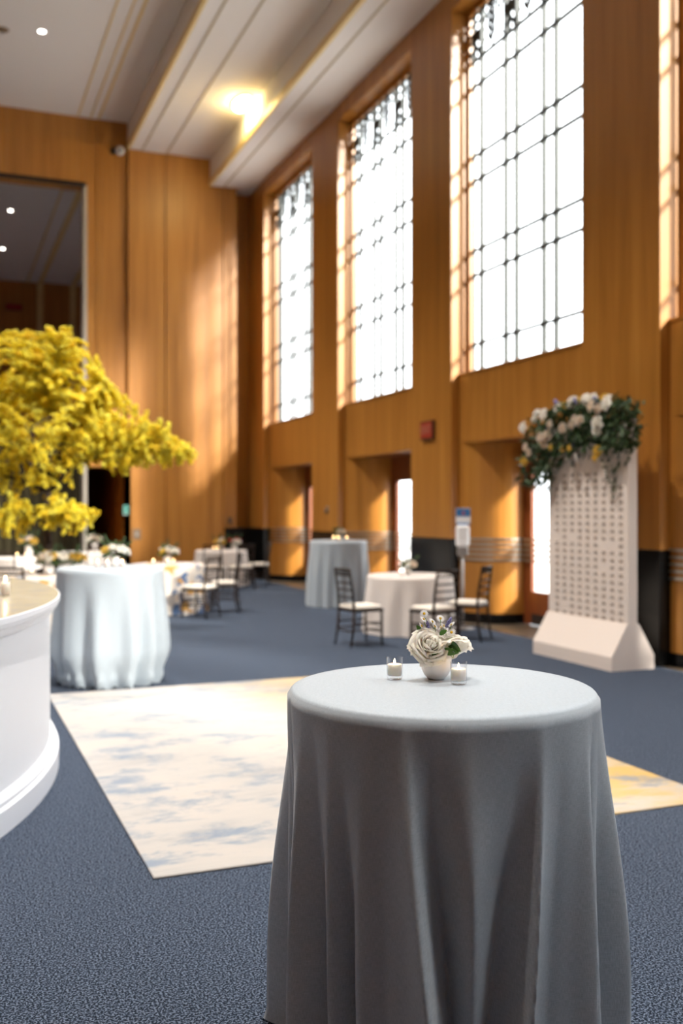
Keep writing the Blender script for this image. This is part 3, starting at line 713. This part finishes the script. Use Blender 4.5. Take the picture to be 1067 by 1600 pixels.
far_rose = {k: rose_mb(.05,.062,LAYF,4,4,9).mesh('rose',k,True) for k in ('rose','rose_blush','rose_yellow')}
far_red = rose_mb(.06,.07,LAYF,4,4,2).mesh('rose','red_petal',True)
def foliage(mb, c, R, n, rn, L=(.05,.09), W=.018, zsq=0.8, up=0.3):
    for _ in range(n):
        d = Vector((rn.gauss(0,1), rn.gauss(0,1), rn.gauss(0,1)*zsq+up)).normalized()
        d.z = max(d.z,-.12); b = Vector(c)+d*R*rn.uniform(.3,.9); side = d.cross(Vector((rn.uniform(-1,1),rn.uniform(-1,1),rn.uniform(-1,1))))
        if side.length < .1: continue
        leaf_patch(mb, b, d, side, rn.uniform(*L), W, 4, 0.02)

# --- hero arrangement on the front table
vp_ = on(681,1061,TH)   # foot of the rose bowl
fa = thing('flower_arrangement','small white bowl of two cream roses with daisies and green leaves between two votives','flowers',vp_, math.atan2(RT.y,RT.x))
# local axes: +x to the photographer's right, +y away
MB().lathe([(0.0001,.0),(.024,.0),(.027,.002),(.038,.014),(.046,.032),(.0475,.050),(.0480,.064),(.0465,.078),(.0435,.078),(.0445,.064),(.0435,.050),(.033,.02),(.0001,.012)],40).build('vase','ceramic',fa,True)
link('rose', hero_rose, fa, (-.030,-.012,.090), (math.radians(54), math.radians(-12), 0.4)).scale = (1.0,1.0,1.0)
link('rose', hero_rose, fa, (.050,-.004,.070), (math.radians(20), math.radians(26), 2.7)).scale = (1.08,1.08,1.08)
def stem(pts, name='stem', r=.0013, parent=fa): return MB().tube(pts, r, 5).build(name,'stem',parent,True)
dm = MB()
for k in range(15):
    a = 2*PI*k/15; d = Vector((math.cos(a),math.sin(a),.05)); s_ = Vector((-math.sin(a),math.cos(a),0))
    leaf_patch(dm, d*.003, d, s_, .0085, .0019, 3, .001)
daisy_me = dm.mesh('daisy','daisy_petal',True)
eye_me = MB().sphere((0,0,.0012),.0036,10,(1,1,.7)).mesh('daisy_eye','daisy_eye',True)
rn = random.Random(5)
DAIS = [(-.038,.0,.204,70,0),(-.040,.0,.186,40,20),(-.047,-.004,.165,60,-10),(-.012,0,.180,50,10),(.013,.0,.189,62,-5),(.047,.0,.170,40,25),(.014,-.012,.163,50,0),(.030,-.016,.151,60,5),(.047,-.012,.147,58,15),(.047,-.036,.112,66,8),(.054,-.038,.099,72,0),(.022,.0,.166,45,-20),(-.005,-.01,.166,55,0)]
for i,(x,y,z,rx,ry) in enumerate(DAIS):
    d = link('daisy', daisy_me, fa, (x,y,z), (math.radians(rx),math.radians(ry),i*.7)); d.scale = (1.25,)*3
    link('disc', eye_me, d)
    stem([(x,y+.002,z-.002),(x*.85+.004,y*.8+.004,z-.03),(x*.4+.012,y*.4-.004,.085)], 'daisy_stem')
for (x,y,z,tx) in ((-.025,.002,.168,-.15),(.033,.002,.172,.3),(.039,.004,.180,.35),(.020,-.040,.096,-.2)):
    lv = MB(); n_ = 12 if z > .11 else 5
    for k in range(n_):
        a = k*2.4; h = .022*(k/n_); lv.ico((x+tx*h+.0045*math.cos(a)*(1-k/n_*.6), y+.0045*math.sin(a)*(1-k/n_*.6), z-.01+h), .0032, (1,1,1.3))
    lv.tube([(x,y,z-.012),(x*.8,y,z-.04)], .001, 5); lv.build('lavender_sprig','lavender',fa,True)
for b,d,s,L,W in (((.008,-.040,.096),(1,-.12,-.05),(.1,-.6,.8),.058,.019),((.030,-.036,.122),(.8,-.3,-.5),(.5,-.2,.85),.050,.015),((-.004,-.044,.096),(-.25,-.3,-.75),(.9,-.2,-.2),.030,.012),
                  ((-.044,-.018,.082),(.25,-.6,-.5),(.8,.3,.1),.028,.009),((-.040,-.004,.140),(-.35,-.1,.5),(.6,.2,.5),.040,.009),((.008,-.030,.140),(.35,-.3,.4),(.7,.1,-.4),.034,.010),((.0,.02,.12),(-.5,.3,.6),(.6,.4,.4),.05,.014)):
    lm = MB(); leaf_patch(lm,b,d,s,L,W,8,.004); lm.build('leaf','leaf_gloss',fa,True)
for pts in ([(.01,-.02,.09),(.018,-.03,.115),(.03,-.02,.13)],[(.015,-.025,.085),(.03,-.035,.1),(.05,-.03,.104)],[(.01,-.03,.088),(.022,-.03,.108),(.036,-.018,.13)]): stem(pts,'stem',.0016)
# --- far centrepieces
def centrepiece(T, H, du, dv, label, seed, s=1.0, n=9, kinds=('rose','rose','rose','rose_yellow'), low=False, tall=0.10):
    p = T+RT*du+FW*dv; rn = random.Random(seed)
    t = thing('flower_arrangement', label, 'flowers', (p.x,p.y,H+0.001), math.atan2(RT.y,RT.x), 'flower bowls on the far tables'); t.scale = (s,s,s)
    MB().lathe([(0.0001,.0),(.03,.0),(.045,.02),(.052,.05),(.05,tall-.01),(.047,tall),(.043,tall-.005),(.0001,tall-.03)],20).build('vase','ceramic',t,True)
    f = MB(); foliage(f,(0,0,tall+.03),.10,70,rn); tag(f.build('foliage','leaf',t), kind='stuff')
    for k in range(n):
        a = 2.4*k+rn.uniform(-.3,.3); rr = .105*math.sqrt((k+.4)/n); z = tall+.065-.35*rr+rn.uniform(0,.03)
        tilt = rr*9
        link('rose', far_red if kinds[k%len(kinds)]=='red' else far_rose[kinds[k%len(kinds)]], t, (rr*math.cos(a),rr*math.sin(a),z), (-tilt*math.sin(a)*-1*-1 if False else -tilt*math.sin(a), tilt*math.cos(a), a)).scale = (.95,)*3
    sp = MB()
    for k in range(5):
        a = rn.uniform(0,6.28); b = Vector((.05*math.cos(a),.05*math.sin(a),tall+.03)); e = b+Vector((.11*math.cos(a),.11*math.sin(a),rn.uniform(.08,.16)))
        sp.tube([b,(b+e)/2+Vector((0,0,.03)),e], .003, 5)
        for q in range(6): sp.ico(tuple(b.lerp(e,.6+.08*q)+Vector((rn.uniform(-.01,.01),rn.uniform(-.01,.01),.012))), .012)
    sp.build('sprigs','leaf',t)
centrepiece(T2,1.07,.03,.04,'white roses in a bowl on the gathered blue cloth by the bar',21,.95)
centrepiece(T3,1.09,.03,.05,'small cream and yellow bowl on the blue cloth against the pier',22,.85,7,('rose','rose_yellow','rose_blush'))
centrepiece(T4,.75,-.03,.0,'low cream rose bowl on the plain ivory cloth by the sanitizer stand',23,.9,6,('rose','rose_blush'))
centrepiece(T5,.75,-.03,.1,'white and yellow flower bowl on the floral cloth behind the gathered cocktail cloth',24,1.25)
centrepiece(T6,.75,-.03,.15,'pale yellow flower bowl on the ivory cloth in the granite corner',25,1.15,8,('rose','rose_yellow'))
centrepiece(T6,.75,.27,.1,'red and white flower bowl on the ivory cloth in the granite corner',26,1.15,7,('red','rose','rose','red'))
centrepiece(T7,.75,.12,-.25,'lush white and yellow flower bowl beside the trunk of the yellow tree',27,1.35,11,('rose','rose_yellow','rose','rose_blush'))
centrepiece(T7,.75,.36,.05,'round white flower bowl on the tree table, towards the gathered cloth',28,1.25,9,('rose','rose','rose_yellow'))
centrepiece(T8,.75,.2,.2,'tall blush and green bowl on the far ivory cloth behind the tree',29,1.35,8,('rose_blush','rose_yellow'),tall=.16)
centrepiece(T9,.75,.12,.1,'blush flowers on the far ivory cloth before the dark doorway',30,1.3,8,('rose_blush','rose','rose_blush'),tall=.14)

# ================================================================== YELLOW TREE
TB = T7+FW*0.1
tr = thing('blossom_tree','large tree covered in bright yellow blossom rising from the floral table','tree',(TB.x,TB.y,.75), math.atan2(RT.y,RT.x))
rn = random.Random(12)
MB().lathe([(0.0001,0),(.16,0),(.165,.02),(.10,.05),(.07,.06),(.0001,.06)],24).build('base','bark',tr,True)
H0 = -.75
trunk = [(0,0,.03),(.01,.0,.35),(-.02,.02,.75),(.03,.0,1.15)]
tm = MB(); tm.tube(trunk, [.075,.06,.055,.05], 10); tm.build('trunk','bark',tr,True)
LIMBS = [[(.03,0,1.1),(.35,-.1,1.45),(.9,-.15,1.65),(1.8,-.1,1.68)], [(.03,0,1.1),(.2,.1,1.8),(.5,.15,2.3),(.75,.1,2.6)], [(.03,0,1.1),(.05,-.1,1.9),(.1,-.1,2.6),(.12,0,3.2)],
         [(.03,0,1.1),(-.4,.1,1.7),(-.9,.1,2.3),(-1.3,.1,2.7)], [(.03,0,1.1),(-.6,-.15,1.35),(-1.3,-.1,1.5),(-1.9,0,1.5)], [(0,0,.7),(.3,-.3,.85),(.6,-.35,.80)], [(0,0,.7),(-.35,-.25,.85),(-.7,-.3,.75)],
         [(.03,0,1.1),(.2,.6,1.7),(.3,1.1,2.1)], [(.03,0,1.1),(0,-.6,1.6),(.1,-1.0,1.9)], [(0,0,.75),(.05,.5,1.0),(.1,.9,1.0)]]
LP = []
for L in LIMBS:
    bm_ = MB(); n_ = len(L); bm_.tube(L, [.036-.026*i/(n_-1) for i in range(n_)], 7); bm_.build('branch','bark',tr,True)
    for i in range(n_-1):
        for q in range(6): LP.append(Vector(L[i]).lerp(Vector(L[i+1]), q/6))
    LP.append(Vector(L[-1]))
# lobes: centre, radii, count of twig tips
LOBES = [((.10,0,2.70),(.62,.7,.70),180),((-.62,0,2.72),(.60,.6,.62),110),((-.45,0,1.35),(.6,.6,.45),80),((.55,0,2.05),(.50,.75,.66),150),((1.05,-.05,1.85),(.42,.55,.55),130),((1.45,-.05,1.74),(.36,.4,.40),85),((1.80,-.05,1.62),(.24,.22,.18),34),
         ((-.55,0,2.1),(.75,.8,.6),110),((-1.2,0,1.85),(.7,.6,.45),70),((.10,-.15,1.55),(.55,.7,.45),80),((.28,-.25,.78),(.46,.45,.26),70),((-.30,-.2,.72),(.42,.45,.28),60),((.55,-.3,.72),(.30,.3,.2),30)]
bl = MB(); tw = MB()
for c, rad, n in LOBES:
    for _ in range(n):
        while True:
            d = Vector((rn.uniform(-1,1),rn.uniform(-1,1),rn.uniform(-1,1)))
            if 0.25 < d.length < 1: break
        tip = Vector((c[0]+d.x*rad[0], c[1]+d.y*rad[1], c[2]+d.z*rad[2]))
        src = min(LP, key=lambda p: (p-tip).length+.25*max(0,p.x-tip.x if tip.x > 0 else tip.x-p.x))
        dirv = (tip-src); L = dirv.length
        if L < .05: continue
        mid = (src+tip)/2+Vector((rn.uniform(-.06,.06),rn.uniform(-.06,.06),.05))
        tw.tube([src,mid,tip],[.009,.006,.003],4,False)
        sp_len = min(.42, L*.85); k_n = max(7,int(sp_len/.026))
        for k in range(k_n):
            f_ = 1-(sp_len/L)*(1-k/(k_n-1)) if k_n > 1 else 1
            p = (1-f_)**2*src+2*f_*(1-f_)*mid+f_*f_*tip
            rr = .040*(1-.45*k/(k_n-1))
            for q in range(3):
                o_ = Vector((rn.gauss(0,1),rn.gauss(0,1),rn.gauss(0,1))).normalized()*rr
                bl.ico(tuple(p+o_), rn.uniform(.013,.026))
tag(bl.build('blossom','blossom',tr,True), kind='stuff'); tag(tw.build('twigs','bark',tr), kind='stuff')

# ================================================================== CARD DISPLAY BOARD
cb = thing('card_display','tall white free standing board set with rows of small cards on a flared base','display',(0,0,0))
Y0, Y1 = 8.06, 9.46
MB().prism([(6.14,0),(6.66,0),(6.66,.14),(6.47,.46),(6.33,.46),(6.14,.14)],'y',Y0,Y1).build('base','board',cb)
MB().bbox(6.343,6.455,Y0+.003,Y1-.003,.45,2.55,.004).build('panel','board',cb)
card_me = MB().bbox(-.004,.004,-.030,.030,-.018,.018,.002).mesh('card','card')
MISS = {(9,0),(9,2),(10,6),(10,7),(13,6),(19,1),(21,0),(22,0),(22,1),(22,2),(0,0),(1,0),(0,7),(1,7),(0,8),(1,8),(0,6),(9,1),(3,7)} - {(9,1)}
for r_ in range(23):
    for c_ in range(9):
        if (r_,c_) in MISS: continue
        y = 9.285-c_*.1385; z = 1.98-r_*.0745
        link('card', card_me, cb, (6.341, y, z))
# garland of roses and greenery over its top
gl = thing('floral_garland','lush garland of cream and yellow roses with trailing greenery over the card board','garland',(6.40,8.76,2.50), -PI/2)
# local: +x runs to the photographer's right (world -y), -y towards the room
rn = random.Random(31); fo = MB(); 
def gy(): return -.09+rn.uniform(-.17,.16)
for _ in range(1900):      # body of leaves along the top
    x = rn.uniform(-.98,.80); left = smooth(-.35,-.80,x) if False else max(0,min(1,(-x-.25)/.5))
    top = .26-.16*max(0,(-x-.4))*1.6-.06*abs(x); bot = -.27-.38*left
    b = Vector((x, gy(), rn.uniform(bot,top))); d = Vector((rn.uniform(-1,1),rn.uniform(-1,.2),rn.uniform(-1,.7))).normalized()
    leaf_patch(fo,b,d,d.cross(Vector((rn.uniform(-1,1),.4,rn.uniform(-1,1)))),rn.uniform(.06,.12),rn.uniform(.014,.026),4,.02)
for x0,z0,L in ((.46,-.2,.55),(.40,-.2,.40),(.52,-.25,.45),(.58,-.2,.30),(-.22,-.2,.22),(-.55,-.45,.30),(-.62,-.45,.25),(-.70,-.5,.28),(-.86,-.5,.30),(-.92,-.45,.25),(-.1,-.2,.15),(.2,-.22,.12),(.66,-.1,.35),(.74,0,.45),(.80,.05,.35)):
    n_ = int(L*70)
    for k in range(n_):
        q = k/n_; b = Vector((x0+.05*math.sin(4*q+x0*9), -.105+(.06 if x0 > .65 else 0)+rn.uniform(-.02,.02), z0-L*q)); d = Vector((rn.uniform(-1,1),rn.uniform(-.6,0),rn.uniform(-1,.2)))
        leaf_patch(fo,b,d,d.cross(Vector((rn.uniform(-1,1),1,rn.uniform(-1,1)))),rn.uniform(.03,.065),rn.uniform(.008,.014),3,.01)
for _ in range(60):      # sprigs reaching up
    x = rn.uniform(-.85,.75); b = Vector((x,rn.uniform(-.1,.1),.2-.12*abs(x))); leaf_patch(fo,b,(rn.uniform(-.5,.5),rn.uniform(-.3,.3),1),(1,.2,rn.uniform(-.5,.5)),rn.uniform(.07,.16),.010,4)
tag(fo.build('foliage','leaf',gl), kind='stuff')
CR = [(-.88,.06,1.15,'rose'),(-.62,.19,1.0,'rose'),(-.70,.14,.8,'rose'),(-.44,.17,1.15,'rose'),(-.34,.24,.95,'rose'),(-.50,-.08,1.0,'rose_blush'),(-.42,-.06,1.0,'rose_blush'),(-.47,-.14,.9,'rose_blush'),(-.84,-.16,.8,'rose_blush'),(-.80,-.22,.75,'rose_blush'),(-.88,-.32,.8,'rose_yellow'),
      (-.08,.27,1.15,'rose'),(-.18,.25,.8,'rose_yellow'),(.20,.27,1.15,'rose'),(.27,.28,.95,'rose'),(.08,.28,.85,'rose_yellow'),(-.32,.06,.8,'rose_blush'),(-.10,.0,.95,'rose_blush'),(.06,.02,.7,'rose_blush'),(.10,.08,.7,'rose_blush'),(.22,.05,.95,'rose_blush'),
      (.46,.18,1.0,'rose_blush'),(.53,.15,.9,'rose_blush'),(.52,.25,.9,'rose_yellow'),(.69,.19,1.35,'rose'),(.56,.0,1.2,'rose'),(.54,-.07,.9,'rose'),(.50,-.27,.95,'rose_yellow'),(.49,-.34,.7,'rose_yellow'),(-.34,-.19,.6,'rose_yellow'),(.06,-.22,.65,'rose_yellow'),(-.12,-.22,.55,'rose_yellow')]
for x,z,s,k in CR:
    o = link('rose', far_rose[k], gl, (x*.95, -.27+.05*abs(z)+rn.uniform(-.03,.02)+(.18 if z>.22 else 0)*0.6, z-.03), (math.radians(90-35*max(0,z)*2),rn.uniform(-.3,.3),rn.uniform(-.3,.3))); o.scale = (s*1.12,)*3
for x,z in ((-1.0,-.33),(-.95,-.30),(-.34,.24),(.02,.22),(.36,.2),(-.02,-.16),(.3,-.03),(-.55,.02)):
    lv = MB()
    for k in range(16):
        a = k*2.4; h = .10*k/16; lv.ico((x-h*.5, -.18+.012*math.sin(a), z+.012*math.cos(a)-h*.6*(1 if z<0.2 else -1)), .014)
    lv.build('lavender_sprig','lavender',gl)

# ================================================================== SMALL THINGS ON THE WALLS
sp_ = at(722, 13.35); st = thing('sanitizer_stand','hand sanitizer dispenser on a pole with a blue sign by the black granite','stand',(sp_.x,sp_.y,0), -YAW)
MB().lathe([(0.0001,0),(.16,0),(.16,.012),(.04,.03),(.0001,.03)],28).build('base','steel',st,True)
MB().tube([(0,0,.02),(0,0,1.15)],.022,10).build('pole','steel',st,True)
MB().bbox(-.07,.07,-.05,.03,.98,1.12,.01).build('drip_tray','steel',st)
MB().bbox(-.095,.085,-.11,.01,1.10,1.40,.03).build('dispenser','white_plastic',st)
MB().bbox(-.06,.05,-.125,-.10,1.12,1.18,.008).build('nozzle_cover','white_plastic',st)
sg = MB().bbox(-.09,.105,-.02,-.008,1.40,1.625,.004).build('sign_board','white_plastic',st)
MB().box(-.088,.103,-.024,-.019,1.515,1.622).build('blue_field','blue_sign',sg)
MB().box(-.088,.103,-.024,-.019,1.403,1.425).build('blue_stripe','blue_sign',sg)
MB().lathe([(0.0001,0),(.022,0),(.022,.004),(.0001,.004)],14).build('red_drop','red_mark',sg,False,(0.01,-.025,1.56),(PI/2,0,0))

ex = thing('exit_sign','red exit sign in a dark frame on the pier above the granite','sign',(XW,13.30,2.66))
MB().bbox(-.05,.01,-.21,.21,0,.28,.006).build('frame','sign_frame',ex)
MB().box(-.054,-.048,-.185,.185,.025,.255).build('face','red_sign',ex)
fc = bpy.data.curves.new('exit_text','FONT'); fc.body = 'EXIT'; fc.size = .17; fc.align_x = 'CENTER'; fc.align_y = 'CENTER'; fc.extrude = .002
fo_ = bpy.data.objects.new('tmp', fc); COL.objects.link(fo_)
bpy.context.view_layer.update()
tme = bpy.data.meshes.new_from_object(fo_.evaluated_get(bpy.context.evaluated_depsgraph_get())); bpy.data.objects.remove(fo_)
tme.materials.clear(); tme.materials.append(M['sign_letter']); 
link('lettering', tme, ex, (-.056,0,.14), (PI/2,0,-PI/2))
ex2 = thing('exit_sign','small red sign on the far end wall seen through the tall opening','sign',(2.55,YF-.02,9.3))
MB().bbox(-.30,.30,-.06,.02,-.12,.12,.01).build('frame','sign_frame',ex2); MB().box(-.28,.28,-.066,-.058,-.10,.10).build('face','red_sign',ex2)
th = thing('thermostat','round grey thermostat on the pier beside the far doors','thermostat',(XW,17.55,1.60))
MB().lathe([(0.0001,-.03),(.05,-.03),(.07,-.015),(.08,0),(.08,.006)],24).build('cover','plate',th,True).rotation_euler=(0,PI/2,0)
MB().lathe([(0.0001,-.034),(.03,-.034),(.035,-.03)],16).build('dial','steel',th,True).rotation_euler=(0,PI/2,0)
sc_ = thing('security_camera','white dome security camera high on the golden end wall','camera',(3.66,YB-.02,9.62))
MB().bbox(-.16,-.06,-.05,.0,-.06,.07,.01).build('bracket','black_plastic',sc_)
MB().sphere((0.03,-.12,0),.10,20).build('dome','white_plastic',sc_,True)
MB().tube([(-.1,-.03,0),(.03,-.10,0)],.025,8).build('arm','black_plastic',sc_,True)
MB().sphere((.03,-.20,-.02),.04,14).build('lens','black_plastic',sc_,True)
ts = thing('door_sign','small teal plate on the edge of the dark doorway','sign',(3.80,22.28,1.60))
MB().bbox(-.05,.08,-.01,.012,-.11,.11,.004).build('plate','teal_sign',ts); MB().box(-.04,.07,-.013,-.008,-.10,-.085).build('border','steel',ts)
wp = thing('wall_plate','square grey switch plate on the golden wall beside the dark doorway','plate',(4.06,22.30,1.06))
MB().bbox(-.09,.09,-.012,.002,-.12,.12,.004).build('cover','plate',wp); MB().box(-.02,.02,-.02,-.010,-.04,.04).build('switch','steel',wp)
wp2 = thing('wall_plate','small dark plate above the granite in the corner','plate',(6.22,22.30,1.36))
MB().bbox(-.04,.04,-.03,.002,-.07,.07,.004).build('cover','black_plastic',wp2); MB().box(-.015,.015,-.036,-.028,-.03,.03).build('switch','plate',wp2)
spk = thing('ceiling_sprinkler','small dark round sprinkler head on the upper ceiling','sprinkler',(1.02,18.9,CEIL))
MB().lathe([(0.0001,-.05),(.03,-.05),(.035,-.02),(.10,-.012),(.12,0),(.12,.004)],20).build('plate','plate',spk,True)
MB().tube([(0,0,-.09),(0,0,-.04)],.012,8).build('nozzle','steel',spk,True)
